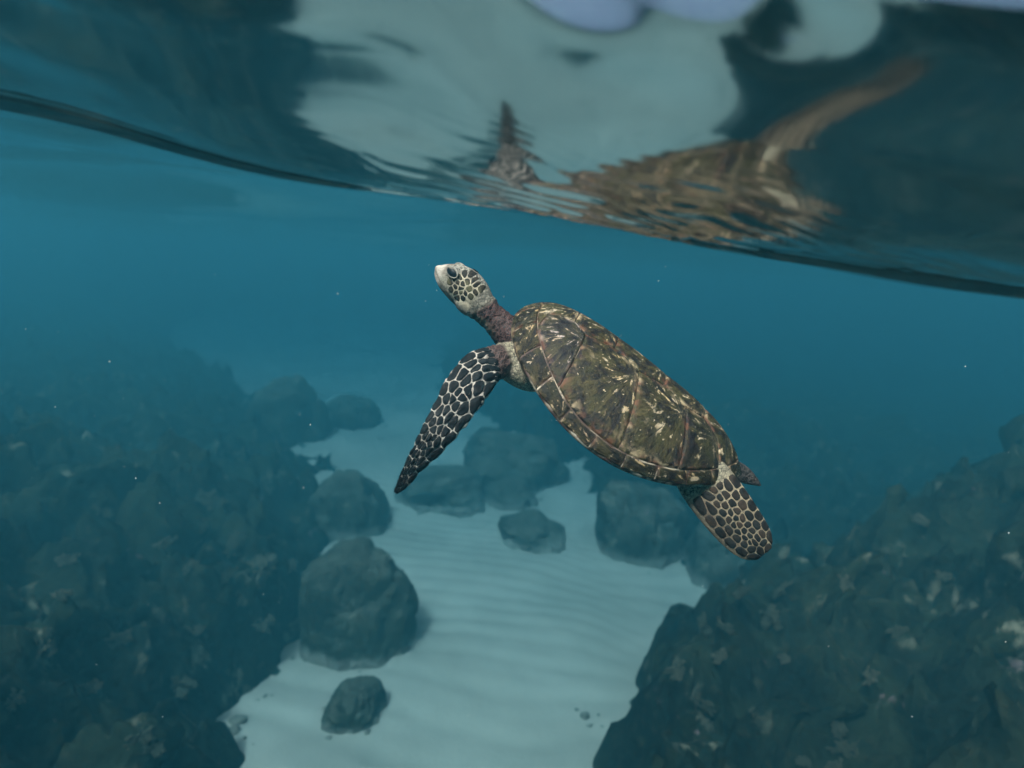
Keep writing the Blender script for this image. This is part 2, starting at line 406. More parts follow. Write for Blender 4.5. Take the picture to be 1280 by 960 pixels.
boulder(490, 606, 588, 636, 'low wide dark boulder across the sand below the front flipper tip', 4)
boulder(618, 709, 648, 684, 'flat dark slab of rock lying alone on the rippled sand', 5)
boulder(572, 715, 540, 612, 'huge faded boulder in the haze behind the front flipper', 6)
boulder(748, 868, 612, 700, 'big dark smooth boulder on the sand under the shell', 7)
boulder(862, 985, 640, 732, 'long low boulder half buried between the smooth boulder and the reef slope', 8)
boulder(300, 395, 478, 560, 'tall faint boulder at the far end of the reef bank', 9)
boulder(608, 668, 600, 632, 'small faint rock between the flat slab and the huge faded boulder', 10)
boulder(395, 470, 492, 540, 'faint rounded boulder in the hazy bend of the sand channel', 11)

# ------------------------------------------------------------------ rubble along the feet of the reefs and boulders
bm = bmesh.new(); bmesh.ops.create_icosphere(bm, subdivisions=2, radius=1.0)
IV = np.array([v.co[:] for v in bm.verts]); IF = [tuple(v.index for v in f.verts) for f in bm.faces]; bm.free()
V, F = [], []
spots = []
for B, sd in ((LB, 1), (RB, -1)):
    for k in range(50):
        yy = rng.uniform(B[0][0], min(B[0][-1], 7.5)); xx = float(np.interp(yy, B[0], B[1])) + sd*abs(rng.normal(0, .09)) - sd*.06; spots.append((xx, yy, rng.gamma(2.0, .0055)+.004))
for o in [o for o in sc.objects if o.name.startswith('boulder')]:
    rx, ry = max(abs(v.co.x) for v in o.data.vertices), max(abs(v.co.y) for v in o.data.vertices)
    for k in range(8):
        a = rng.uniform(0, 2*math.pi); q = rng.uniform(.86, 1.12); spots.append((o.location.x+rx*q*math.cos(a), o.location.y+ry*q*math.sin(a), rng.gamma(2.0, .005)+.003))
for (xx, yy, r) in spots:
    zz = float(sand_z(np.array([xx]), np.array([yy]))[0]); sd = rng.randint(1000)
    q = 1+.35*fbm(IV[:,0]*1.4+sd, IV[:,1]*1.4, IV[:,2]*1.4, oct=2, s=sd); P = IV*q[:,None]*np.array([r*rng.uniform(.8,1.5), r*rng.uniform(.8,1.5), r*rng.uniform(.5,.9)])
    b = len(V); V += list(P+np.array([xx, yy, zz+r*.1])); F += [tuple(b+i for i in f) for f in IF]
tag(link('rubble', mesh_from('rubble', V, F), MS['rock']), 'small broken stones scattered where the rocks meet the sand', None, None, 'stuff')

# ------------------------------------------------------------------ coral heads on the reefs
def coral_mesh(seed):
    r = np.random.RandomState(seed); V, F = [], []
    for k in range(64):
        th = r.uniform(0, 2*math.pi); ph = math.acos(r.uniform(.05, 1)); d = np.array([math.sin(ph)*math.cos(th), math.sin(ph)*math.sin(th), math.cos(ph)])
        L = r.uniform(.6, 1.1)*(1+.35*math.sin(th*2+seed)); ax = np.cross(d, [0.3, .2, 1]); ax /= np.linalg.norm(ax)+1e-6; ay = np.cross(d, ax)
        b0 = len(V); n = 6
        for (t, rr) in ((.1,.09),(.55,.10),(.85,.15),(1.0,.12)):
            for j in range(n):
                a = 2*math.pi*j/n; q = d*L*t + (ax*math.cos(a)+ay*math.sin(a))*rr*r.uniform(.8,1.2); V.append(q*np.array([1,1,.75]))
        V.append(d*L*1.08*np.array([1,1,.75]))
        for i in range(3):
            for j in range(n): F.append((b0+i*n+j, b0+i*n+(j+1)%n, b0+(i+1)*n+(j+1)%n, b0+(i+1)*n+j))
        for j in range(n): F.append((b0+3*n+j, b0+3*n+(j+1)%n, b0+4*n))
    return mesh_from('coral_head', V, F)
corals = [coral_mesh(s) for s in (1, 2, 3)]
for m in corals: m.materials.append(MS['coral'])
bpy.context.view_layer.update()
dg = bpy.context.evaluated_depsgraph_get()
def put_corals(reef, px_list, label, group):
    bv = BVHTree.FromObject(reef, dg)
    for (px, py, rad) in px_list:
        d = (CAM_M.to_3x3() @ ray(px, py)).normalized(); hit, nrm, _, dist = bv.ray_cast(CAM_M.translation, d)
        if hit is None or dist > 9: continue
        o = link('coral_head', random.choice(corals)); s = rad/FPX*dist
        o.location = hit - nrm*s*.25; o.scale = (s, s*random.uniform(.8, 1.2), s*random.uniform(.7, 1.0))
        q = nrm.lerp(Vector((0,0,1)), .5).to_track_quat('Z', 'Y'); o.rotation_euler = (q.to_matrix() @ Matrix.Rotation(random.uniform(0, 6), 3, 'Z')).to_euler()
        tag(o, label, 'coral', group)
put_corals(reefL, [(362,857,16),(268,628,18),(205,680,10),(297,682,14),(325,718,17),(237,708,9),(283,720,9),(365,708,9),(328,780,13),(85,700,9),(78,745,8),(20,870,12),(172,925,13),(192,935,10),(225,858,14),(110,862,10),(370,650,8),(255,655,9),(150,800,10),(300,750,10),(60,810,10),(130,640,8),(240,790,10)],
           'small pale knobby coral head growing on the broad reef bank', 'coral heads on the broad reef bank')
put_corals(reefR, [(882,785,16),(905,783,10),(962,775,13),(978,738,10),(1058,730,11),(925,742,9),(1045,905,13),(1060,935,15),(1048,957,12),(845,838,13),(900,820,11),(985,825,9),(1120,790,9),(1010,950,9),(880,880,12),(950,900,10),(1180,720,9),(1090,845,10),(1150,650,8)],
           'small pale knobby coral head growing on the steep reef slope', 'coral heads on the steep reef slope')

# ------------------------------------------------------------------ turtle
PXM = 1.4/FPX
TS = .58                                      # a young turtle: shell about 0.38 m long
T0 = at(785, 490, 1.4*TS)
RHO = R(22)
ang = math.atan2(.555, .83)
Fc = Vector((-math.cos(ang), math.sin(ang), 0)); Pc = Vector((math.sin(ang), math.cos(ang), 0)); Tc = Vector((0, 0, 1))
Yc = Tc*math.cos(RHO) - Pc*math.sin(RHO); Zc = Tc*math.sin(RHO) + Pc*math.cos(RHO)
R3 = CAM_M.to_3x3() @ Matrix((Fc, Yc, Zc)).transposed()
TM = R3.to_4x4() @ Matrix.Scale(TS, 4); TM.translation = T0
TMI = TM.inverted()
turtle = bpy.data.objects.new('sea_turtle', None); sc.collection.objects.link(turtle)
turtle.matrix_world = TM; turtle.empty_display_size = .2
tag(turtle, 'green sea turtle with mottled brown shell swimming up toward the surface', 'turtle')
def lp(px, py, depth): return np.array(TMI @ at(px, py, depth*TS))

# carapace outline in plan (x forward, y left) and dome
OUT = np.array([(.326,0),(.322,.05),(.308,.10),(.270,.160),(.205,.208),(.120,.240),(.03,.250),(-.06,.240),(-.15,.207),(-.22,.160),(-.28,.100),(-.315,.045),(-.332,0)])
CX = .02
_o = catmull(np.vstack([OUT[1:2]*[1,-1], OUT, OUT[-2:-1]*[1,-1]]), 281)
_th = np.arctan2(_o[:,1], _o[:,0]-CX); _rr = np.hypot(_o[:,0]-CX, _o[:,1]); _k = np.argsort(_th); _th, _rr = _th[_k], _rr[_k]
def r_out(th):
    a = np.abs(np.arctan2(np.sin(th), np.cos(th)))
    return np.interp(a, _th, _rr)
def gauge(x, y):
    th = np.arctan2(y, x-CX); return np.hypot(x-CX, y)/r_out(th), th
def dome(x, y, off=0.0):
    x = np.asarray(x, float); y = np.asarray(y, float)
    g, th = gauge(x, y); g = np.minimum(g, 1.0)
    zr = -.066*np.abs(np.sin(th))**1.6 - .012*sstep(0.3, -.33, x)
    top = .077 + .016*sstep(-.1, .2, x)
    z = zr*g**2.0 + top*(1-g**(2.5+2.2*sstep(.05, .30, x)))**(.72-.12*sstep(.1, .3, x))
    z = z + .006*np.exp(-(y/.03)**2)*sstep(1, .6, g)      # faint keel
    return z + off
def dome_n(x, y):
    e = .002; dx = (dome(x+e, y)-dome(x-e, y))/(2*e); dy = (dome(x, y+e)-dome(x, y-e))/(2*e)
    n = np.stack([-dx, -dy, np.ones_like(dx)], -1); return n/np.linalg.norm(n, axis=-1, keepdims=True)
def on_out(th, g=1.0):
    r = r_out(np.asarray(th, float))*g; return np.stack([CX+r*np.cos(th), r*np.sin(th)], -1)
def GMf(th): c_ = np.cos(th); return .945-.08*np.maximum(c_, 0)**3-.03*np.maximum(-c_, 0)**3
# base shell: top sheet just below the scutes, rim lip and inner underside
NT, NG = 160, 26
gs = np.sin(np.linspace(0, math.pi/2, NG))
V = [(CX, 0, float(dome(CX, 0))-.0035)]; F = []
ths = np.linspace(0, 2*math.pi, NT, endpoint=False)
rings = []
for gi in gs[1:]:
    p = on_out(ths, min(gi, .992)); z = dome(p[:,0], p[:,1]) - .0035
    rings.append(len(V)); V += list(np.column_stack([p, z]))
for gi, dz in ((.985, -.012), (.93, -.016), (.80, -.006), (.5, .0)):
    p = on_out(ths, gi); z = dome(*on_out(ths, .992).T) + dz
    rings.append(len(V)); V += list(np.column_stack([p, z]))
for j in range(NT): F.append((0, rings[0]+j, rings[0]+(j+1)%NT))
for a, b in zip(rings[:-1], rings[1:]):
    for j in range(NT): F.append((a+j, b+j, b+(j+1)%NT, a+(j+1)%NT))
carapace = link('carapace', mesh_from('carapace', V, F), MS['seam'], turtle)

def scute(poly, areola, thick=.0045, gap=.0007, rim=False):
    "a horny plate: a polygon in plan laid on the dome with bevelled edges"
    P = np.array(poly, float)
    # densify
    D = []
    for i in range(len(P)):
        a, b = P[i], P[(i+1) % len(P)]; n = max(2, int(np.linalg.norm(b-a)/.008))
        for k in range(n): D.append(a+(b-a)*k/n)
    D = np.array(D); c = D.mean(0); n = len(D)
    size = np.linalg.norm(D-c, axis=1)
    V = []; ring_t = [(1.0, -.0015), (.992, .55), (.965, .9), (.90, 1.0), (.78, 1.0), (.60, 1.0), (.40, 1.0), (.20, 1.0)]
    E, S = [], []
    for (t, h) in ring_t:
        tt = t*(1-gap/size) if t == 1.0 else (t*(1-(gap+.0006)/size))
        Q = c+(D-c)*tt[:, None]; z = dome(Q[:,0], Q[:,1]); N = dome_n(Q[:,0], Q[:,1])
        hh = -.003 if t == 1.0 else (h*thick - .003)
        bul = .0012*(1-t*t)
        pos = np.column_stack([Q, z]) + N*(hh+bul)
        V += list(pos); E += [1.0 if t > .95 else (.45 if t > .85 else 0)]*n
        dv = Q-np.array(areola); rr = np.linalg.norm(dv, axis=1)+1e-6
        S += list(np.column_stack([dv/rr[:,None], rr/.1]))
    Q = c[None]; z = dome(Q[:,0], Q[:,1]); V += list(np.column_stack([Q, z]) + dome_n(Q[:,0], Q[:,1])*(thick-.0018)); E.append(0)
    dv = (Q-np.array(areola))[0]; rr = np.linalg.norm(dv)+1e-6; S.append((dv[0]/rr, dv[1]/rr, rr/.1))
    F = []
    m = len(ring_t)
    area = 0.5*np.sum(D[:,0]*np.roll(D[:,1],-1)-np.roll(D[:,0],-1)*D[:,1])
    for i in range(m-1):
        for j in range(n):
            q = (i*n+j, i*n+(j+1)%n, (i+1)*n+(j+1)%n, (i+1)*n+j); F.append(q if area > 0 else q[::-1])
    for j in range(n):
        q = ((m-1)*n+j, (m-1)*n+(j+1)%n, m*n); F.append(q if area > 0 else q[::-1])
    me = mesh_from('scute', V, F)
    a = me.attributes.new('edge', 'FLOAT', 'POINT'); a.data.foreach_set('value', np.array(E, dtype=np.float32))
    a = me.attributes.new('streak', 'FLOAT_VECTOR', 'POINT'); a.data.foreach_set('vector', np.array(S, dtype=np.float32).ravel())
    o = link('scute', me, MS['scute'], carapace); o.color = (.95, .84, .68, 1); return o
def th_at_x(x):
    "polar angle where the inner marginal line has that x"
    t = np.linspace(.01, math.pi-.01, 600); p = on_out(t, GMf(t)); return float(t[np.argmin(np.abs(p[:,0]-x))])
VC = dict(v1f=(.292,.0), v1l=(.268,.060), s12=(.200,.046), m2=(.165,.074), s23=(.092,.050), m3=(.022,.070), s34=(-.048,.044), m4=(-.112,.058), s45=(-.170,.034), m5=(-.215,.050))
tb = {k: th_at_x(x) for k, x in dict(f=.262, c12=.155, c23=-.015, c34=-.150, e=-.243).items()}
GM = None
def arc(t0, t1, g, n=12):
    t = np.linspace(t0, t1, n); return [tuple(p) for p in on_out(t, GMf(t) if g is None else g)]
for sgn in (1, -1):
    f = lambda pts: [(x, y*sgn) for (x, y) in pts]
    costals = [([VC['v1l'], VC['s12'], VC['m2']] + arc(tb['c12'], tb['f'], GM), (.172,.10)),
               ([VC['m2'], VC['s23'], VC['m3']] + arc(tb['c23'], tb['c12'], GM), (.03,.105)),
               ([VC['m3'], VC['s34'], VC['m4']] + arc(tb['c34'], tb['c23'], GM), (-.105,.09)),
               ([VC['m4'], VC['s45'], VC['m5']] + arc(tb['e'], tb['c34'], GM), (-.20,.07))]
    for poly, ar in costals:
        # arcs run backwards so that the polygon closes
        k = len(poly)-12; poly = poly[:k] + poly[k:]
        o = scute(f(poly), (ar[0], ar[1]*sgn))
        if ar[0] > .1: o.color = (.88, .80, .86, 1)
    # marginals
    e = np.linspace(.085, math.pi-.0, 12)
    arcl = np.cumsum(np.r_[0, np.linalg.norm(np.diff(on_out(np.linspace(.11, math.pi-.02, 300)), axis=0), axis=1)]); tt = np.linspace(.11, math.pi-.02, 300)
    cuts = np.interp(np.linspace(0, arcl[-1], 12), arcl, tt)
    for a, b in zip(cuts[:-1], cuts[1:]):
        mid = on_out(np.array([(a+b)/2]), .93)[0]
        outer = arc(a, b, 1.0, 8); inner = arc(b, a, GM, 8)
        bulge = [(p[0]*1.0, p[1]) for p in outer]
        o = scute(f(bulge + inner), (on_out(np.array([b]), .99)[0][0], on_out(np.array([b]), .99)[0][1]*sgn), .004); o.color = (.66, .57, .46, 1)
V1 = [VC['v1l']] + arc(tb['f'], .0, GM, 6)[1:]
def mir(pts): return [(x, -y) for (x, y) in pts][::-1]
scute([VC['s12'], VC['v1l']] + arc(tb['f'], .02, GM, 8) + arc(-.02, -tb['f'], GM, 8) + [(VC['v1l'][0], -VC['v1l'][1]), (VC['s12'][0], -VC['s12'][1])], (.21, 0))
for a, m, b in (('s12','m2','s23'),('s23','m3','s34'),('s34','m4','s45')):
    L = [VC[a], VC[m], VC[b]]; scute(L + mir(L), (VC[b][0]+.02, 0))
L = [VC['s45'], VC['m5']] + arc(tb['e'], math.pi-.02, GM, 8); scute(L + mir(L), (-.24, 0))
scute(arc(-.11, .11, 1.0, 8) + arc(.11, -.11, GM, 8), (.31, 0), .004)     # nuchal

# ------------- body: belly, neck, head, limbs, tail fused into one skin
SH_V, SH_F = [], []
def add_shell(V, F):
    b = len(SH_V); SH_V.extend([tuple(map(float, v)) for v in V]); SH_F.extend([tuple(b+i for i in f) for f in F])
def loft(C, W, N, hw, ht, n=28, sharp=1.0):
    V, F = [], []; m = len(C)
    for i in range(m):
        for j in range(n):
            a = 2*math.pi*j/n; ca, sa = math.cos(a), math.sin(a)
            V.append(C[i] + W[i]*hw[i]*ca + N[i]*ht[i]*np.sign(sa)*abs(sa)**sharp)
    for i in range(m-1):
        for j in range(n): F.append((i*n+j, i*n+(j+1)%n, (i+1)*n+(j+1)%n, (i+1)*n+j))
    V.append(C[0]); V.append(C[-1])
    for j in range(n): F.append((m*n, (j+1)%n, j)); F.append((m*n+1, (m-1)*n+j, (m-1)*n+(j+1)%n))
    return V, F
# belly / plastron
V = []; F = []; nt_, ng = 72, 12
for gi in range(1, ng+1):
    g = gi/ng*.93; p = on_out(np.linspace(0, 2*math.pi, nt_, endpoint=False), g); zr = -.066*np.abs(np.sin(np.linspace(0, 2*math.pi, nt_, endpoint=False)))**1.6
    V += list(np.column_stack([p[:,0]*.985, p[:,1], zr*(gi/ng)**2 - .004 - .088*(1-(gi/ng)**2.6)**.75]))
nv = len(V)
for gi in range(ng, 0, -1):
    g = gi/ng*.93; p = on_out(np.linspace(0, 2*math.pi, nt_, endpoint=False), g); z = dome(p[:,0], p[:,1])
    V += list(np.column_stack([p[:,0]*.985, p[:,1], z-.014-.02*(1-gi/ng)]))
for i in range(2*ng-1):
    for j in range(nt_): F.append((i*nt_+j, (i+1)*nt_+j, (i+1)*nt_+(j+1)%nt_, i*nt_+(j+1)%nt_))
F.append(tuple(range(nt_))); F.append(tuple((2*ng-1)*nt_+j for j in range(nt_))[::-1])
add_shell(V, F)
# head and neck: stations x, top, bottom, half width
HS = np.array([(.542,-.006,-.020,.005),(.538,.002,-.026,.010),(.529,.011,-.034,.017),(.515,.022,-.043,.0255),(.495,.032,-.050,.034),(.470,.037,-.056,.0405),(.442,.035,-.060,.043),
               (.415,.024,-.063,.041),(.394,.010,-.064,.036),(.368,.000,-.066,.0335),(.335,-.004,-.078,.036),(.300,-.003,-.092,.046),(.25,-.008,-.105,.06),(.18,-.02,-.11,.07)])
hs = catmull(HS, 70)
HC = np.column_stack([hs[:,0], 0*hs[:,0], (hs[:,1]+hs[:,2])/2])
one = np.ones(len(hs))[:, None]
add_shell(*loft(HC, one*[0,1,0], one*[0,0,1], hs[:,3], (hs[:,1]-hs[:,2])/2, 36))
# brow and jaw masses
def blob(c, r, n=16):
    V, F = [], []
    for i in range(1, n):
        for j in range(n):
            a, b = math.pi*i/n, 2*math.pi*j/n; V.append((c[0]+r[0]*math.sin(a)*math.cos(b), c[1]+r[1]*math.sin(a)*math.sin(b), c[2]+r[2]*math.cos(a)))
    for i in range(n-2):
        for j in range(n): F.append((i*n+j, (i+1)*n+j, (i+1)*n+(j+1)%n, i*n+(j+1)%n))
    V.append((c[0],c[1],c[2]+r[2])); V.append((c[0],c[1],c[2]-r[2]))
    for j in range(n): F.append(((n-1)*n, j, (j+1)%n)); F.append(((n-1)*n+1, (n-2)*n+(j+1)%n, (n-2)*n+j))
    add_shell(V, F)
for s in (1, -1):
    blob((.497, .0235*s, .016), (.019, .0125, .014)); blob((.43, .026*s, -.034), (.035, .018, .024))
    blob((.245, .115*s, -.055), (.075, .055, .045)); blob((-.25, .085*s, -.045), (.06, .045, .035))
blob((.535, 0, -.008), (.012, .008, .011))
# limbs from picture rows (pixel, half width in pixels, depth, half thickness)
def limb(rows, n=60, tilt=0.0, scal=.0):
    C = np.array([lp(r[0], r[1], r[3]) for r in rows]); hw = np.array([r[2]*r[3]/FPX for r in rows]); ht = np.array([r[4] for r in rows])
    A = catmull(np.column_stack([C, hw, ht]), n); tt_ = np.linspace(0, 1, n); A[:, 3] *= 1+scal*(np.abs(np.sin(math.pi*(tt_-.30)/.095))-.5)*sstep(.25, .35, tt_)
    C, hw, ht = A[:, :3], np.maximum(A[:, 3], .002), np.maximum(A[:, 4], .0015)
    Tn = np.gradient(C, axis=0); Tn /= np.linalg.norm(Tn, axis=1, keepdims=True)
    view = np.array(TMI.to_3x3() @ (CAM_M.to_3x3() @ Vector((0, 0, 1))))      # broad side faces the viewer's side of the animal
    view = view + tilt*np.array([1.0, 0, 0]); N = view[None] - (Tn@view)[:, None]*Tn; N /= np.linalg.norm(N, axis=1, keepdims=True)
    W = np.cross(N, Tn); return C, W, N, hw, ht
FL = limb([(640,450,20,1.30,.028),(624,452,21,1.27,.024),(608,458,24,1.25,.021),(595,470,27,1.23,.0185),(580,491,27.3,1.20,.015),(568,510,25,1.185,.0125),(554,531,22.3,1.17,.0105),(543,547.5,19.6,1.16,.0095),(532,563,16.4,1.155,.0085),(520.5,578,12.7,1.15,.007),(509,595,9,1.145,.006),(500,609,5.5,1.14,.004),(494,617,1.5,1.14,.002)], 90, scal=.07)
HL = limb([(868,585,30,1.33,.030),(880,600,34,1.315,.024),(895,620,35,1.30,.018),(911,641,34,1.29,.014),(926,660,32,1.285,.0105),(940,676,28,1.28,.0085),(949,686,22,1.278,.006),(955,693,12,1.277,.003)], 50)
add_shell(*loft(*FL)); add_shell(*loft(*HL))
HR = limb([(893,582,13,1.47,.022),(910,586,14,1.475,.016),(925,591,12,1.48,.011),(939,599,8,1.485,.007),(951,607,1.5,1.49,.003)], 40)
add_shell(*loft(*HR))
# far-side front flipper, swept back and out behind the body
def limb_local(P, hw, ht, wdir, n=50):
    A = catmull(np.column_stack([P, hw, ht]), n); C, hw, ht = A[:, :3], np.maximum(A[:,3], .002), np.maximum(A[:,4], .002)
    Tn = np.gradient(C, axis=0); Tn /= np.linalg.norm(Tn, axis=1, keepdims=True); wd = np.array(wdir, float)
    W = wd[None]-(Tn@wd)[:, None]*Tn; W /= np.linalg.norm(W, axis=1, keepdims=True); return C, W, np.cross(Tn, W), hw, ht
FR = limb_local([(.22,-.12,-.055),(.20,-.19,-.07),(.15,-.26,-.09),(.07,-.33,-.125),(-.01,-.385,-.155),(-.07,-.41,-.175)], [.045,.055,.055,.045,.028,.006], [.024,.018,.014,.011,.008,.003], (1,.4,0))
add_shell(*loft(*FR))
TA = limb_local([(-.25,.0,-.05),(-.31,.0,-.055),(-.35,.0,-.064),(-.385,.0,-.075)], [.028,.02,.012,.003], [.022,.015,.009,.003], (0,1,0), 20)
add_shell(*loft(*TA))
tmp_me = bpy.data.meshes.new('tmp_body'); tmp_me.from_pydata(SH_V, [], SH_F); tmp_me.update()
tmp = bpy.data.objects.new('tmp_body', tmp_me); sc.collection.objects.link(tmp)
bmx = bmesh.new(); bmx.from_mesh(tmp_me); bmesh.ops.recalc_face_normals(bmx, faces=bmx.faces); bmx.to_mesh(tmp_me); bmx.free()
md = tmp.modifiers.new('r', 'REMESH'); md.mode = 'VOXEL'; md.voxel_size = .0026; md.adaptivity = 0
sm = tmp.modifiers.new('s', 'SMOOTH'); sm.factor = .5; sm.iterations = 5
bpy.context.view_layer.update(); dg = bpy.context.evaluated_depsgraph_get()
body_me = bpy.data.meshes.new_from_object(tmp.evaluated_get(dg)); body_me.name = 'body'
bpy.data.objects.remove(tmp); bpy.data.meshes.remove(tmp_me)
body_me.polygons.foreach_set('use_smooth', [True]*len(body_me.polygons))
nvb = len(body_me.vertices); co = np.empty(nvb*3, np.float32); body_me.vertices.foreach_get('co', co); co = co.reshape(-1, 3)
nr = np.empty(nvb*3, np.float32); body_me.vertices.foreach_get('normal', nr); nr = nr.reshape(-1, 3)
x, y, z = co.T                                          # creases of the neck and shoulder skin
_zt = np.interp(x, HS[::-1,0], HS[::-1,1]); _zb = np.interp(x, HS[::-1,0], HS[::-1,2]); _zz = (z-_zb)/(_zt-_zb+1e-6)
_nk = sstep(.235, .28, x)*sstep(.425, .395, x+.030*(_zz-.5))
_cr = .0021*np.abs(np.sin(x*math.pi/.0135 + 2.2*vnoise(x*45, y*45, z*45, s=5))) + .0013*vnoise(x*120, y*120, z*120, s=8) - .0030*(1-np.abs(vnoise(x*26, y*40, z*40, s=11)))**5
co = (co + nr*(_nk*_cr)[:, None]).astype(np.float32)
body_me.vertices.foreach_set('co', co.ravel()); body_me.update()
# colour regions
def near_limb(L, lo=0):
    C, W, N, hw, ht = L; best = np.full(nvb, 9.0); bi = np.zeros(nvb, int); ss = np.zeros(nvb)
    for i in range(lo, len(C), 1):
        d = co-C[i]; a = (d@W[i])/max(hw[i], .004); b = (d@N[i])/max(ht[i], .004); Tn = np.cross(W[i], N[i]); c = (d@Tn)/.02
        q = np.sqrt(a*a+b*b+c*c); k = q < best; best[k] = q[k]; bi[k] = i; ss[k] = a[k]
    return best, bi/len(C), ss
cell = np.tile(np.array([.36,.32,.22]), (nvb, 1)); line = np.tile(np.array([.030,.022,.018]), (nvb, 1)); big = np.ones(nvb)*.35
x, y, z = co.T
def blend(mask, c, l, bg=None):
    global cell, line, big
    m = mask[:, None]; cell = cell*(1-m)+np.array(c)*m; line = line*(1-m)+np.array(l)*m
    if bg is not None: big = big*(1-mask)+bg*mask
# plastron
blend(sstep(.2, .1, x)*sstep(-.2, -.1, x), (.42,.37,.24), (.25,.2,.12), 1)
# neck
zt = np.interp(x, HS[::-1,0], HS[::-1,1]); zb = np.interp(x, HS[::-1,0], HS[::-1,2]); zz = (z-zb)/(zt-zb+1e-6)
neck = sstep(.225, .27, x)*sstep(.418, .392, x+.030*(zz-.5))
neck = neck*sstep(.12, .08, np.abs(y))
blend(neck, (.013,.003,.004), (.11,.052,.044), .0)
thr = neck*sstep(.30, .05, zz)*sstep(.35, .42, x); blend(thr, (.10,.08,.06), (.03,.02,.018), .3)
bib = sstep(.42, .38, x)*sstep(.33, .36, x)*sstep(.5, .3, zz)*sstep(.012, .028, np.abs(y)); blend(bib*.6, (.20,.155,.10), (.03,.02,.018), .0)
shl = sstep(.20, .24, x)*sstep(.055, .085, np.abs(y))*sstep(.2, .16, np.abs(y))
# head
head = sstep(.395, .412, x+.030*(zz-.5))
blend(head, (.27,.25,.20), (.15,.135,.10), .0)
side = head*sstep(.412, .43, x)*sstep(.49, .47, x)*sstep(.006, .016, np.abs(y))
blend(side*.75, (.56,.50,.36), (.40,.35,.24), 0)
blend(head*sstep(.018, .030, z), (.11,.10,.08), (.36,.34,.29), 1.0)
blend(head*sstep(.34, .12, zz)*sstep(.53,.50,x), (.17,.165,.145), (.09,.085,.07), .2)
blend(sstep(.510, .526, x), (.52,.47,.40), (.44,.39,.32), .0)
blend(.75*np.exp(-((x-.519)/.006)**2)*sstep(-.012,.0,z), (.10,.075,.055), (.10,.075,.055), .0)
blend(.65*sstep(.445,.475,x)*np.exp(-((z+.013+.40*(.54-x))/.0022)**2), (.07,.05,.04), (.07,.05,.04), .0)
# limbs
view = np.array(TMI.to_3x3() @ (CAM_M.to_3x3() @ Vector((0, 0, 1))))
for L, lo, t0, t1 in ((FL, 9, .07, .16), (HL, 6, .16, .28), (HR, 4, .1, .3), (FR, 4, .1, .2)):
    q, t, s = near_limb(L, lo); m = sstep(1.7, 1.25, q)*sstep(t0, t1, t)
    if L is FL or L is HL:
        f = sstep(-.15, .05, nr@view); blend(m*(1-f), (.02,.02,.02), (.42,.38,.3), 1)
        if L is FL: blend(m*f, (.48,.44,.38), (.48,.44,.38), .5); blend(sstep(1.7,1.25,q)*sstep(.19,.12,t)*sstep(.24,.27,x), (.022,.010,.010), (.12,.07,.058), .0)
        else: blend(m*f, (.37,.30,.19), (.33,.27,.18), .5); blend(m*f*sstep(.0, .7, -s)*.7, (.11,.075,.05), (.13,.09,.06), .3)
    else: blend(m, (.010,.009,.010), (.07,.06,.055), 1)
def put_col(name, a):
    at_ = body_me.attributes.new(name, 'FLOAT_COLOR', 'POINT'); at_.data.foreach_set('color', np.column_stack([a, np.ones(nvb)]).astype(np.float32).ravel())
put_col('cell', cell); put_col('line', line)
at_ = body_me.attributes.new('scale', 'FLOAT', 'POINT'); at_.data.foreach_set('value', big.astype(np.float32))
body = link('body', body_me, MS['skin'], turtle)
tag(body, 'dark maroon neck, pale scaly head and black scaled flippers')
bvh = BVHTree.FromPolygons([tuple(c) for c in co.tolist()], [tuple(p.vertices) for p in body_me.polygons])

# ------------- scales: Voronoi plates laid on the skin
def vcell(i, S, box, gap):
    poly = [(box[0], box[2]), (box[1], box[2]), (box[1], box[3]), (box[0], box[3])]; p = S[i]
    for j in range(len(S)):
        if j == i: continue
        n = S[j]-p; L = np.linalg.norm(n)
        if L > 4 or L < 1e-6: continue
        n = n/L; lim = n@((p+S[j])/2) - gap
        out = []
        for k in range(len(poly)):
            a, b = np.array(poly[k]), np.array(poly[(k+1) % len(poly)]); da, db = n@a-lim, n@b-lim
            if da <= 0: out.append(tuple(a))
            if da*db < 0: out.append(tuple(a+(b-a)*da/(da-db)))
        poly = out
        if len(poly) < 3: return None
    return np.array(poly)
def chaikin(P):
    Q = []
    for i in range(len(P)):
        a, b = P[i], P[(i+1) % len(P)]; Q += [a*.78+b*.22, a*.22+b*.78]
    return np.array(Q)
def plate(poly, surf, mat, h=.0016, flip=False):
    "poly in surface coordinates; surf maps (N,2) -> positions, normals"
    P = chaikin(poly); n = len(P); c = P.mean(0); V = []
    for t, dz in ((1.0, -.0025), (.975, h*.6), (.92, h), (.5, h*1.1)):
        pos, nn = surf(c+(P-c)*t); V += list(pos+nn*dz)
    pos, nn = surf(c[None]); V += list(pos+nn*h*1.12); F = []
    for i in range(3):
        for j in range(n): F.append((i*n+j, i*n+(j+1)%n, (i+1)*n+(j+1)%n, (i+1)*n+j))
    for j in range(n): F.append((3*n+j, 3*n+(j+1)%n, 4*n))
    V = np.array(V)
    if np.dot(np.cross(V[1]-V[0], V[n]-V[0]), nn[0]) < 0 or flip: F = [f[::-1] for f in F]
    return link('scale', mesh_from('scale', V, F), mat, body)
def snap(pos, nrm):
    P, N = [], []
    for p, q in zip(pos, nrm):
        o = Vector(p)+Vector(q)*.03; hit, hn, _, _ = bvh.ray_cast(o, -Vector(q), .06)
        if hit is None: hit, hn = Vector(p), Vector(q)
        P.append(hit[:]); N.append(hn.lerp(Vector(q), .5).normalized()[:])
    return np.array(P), np.array(N)
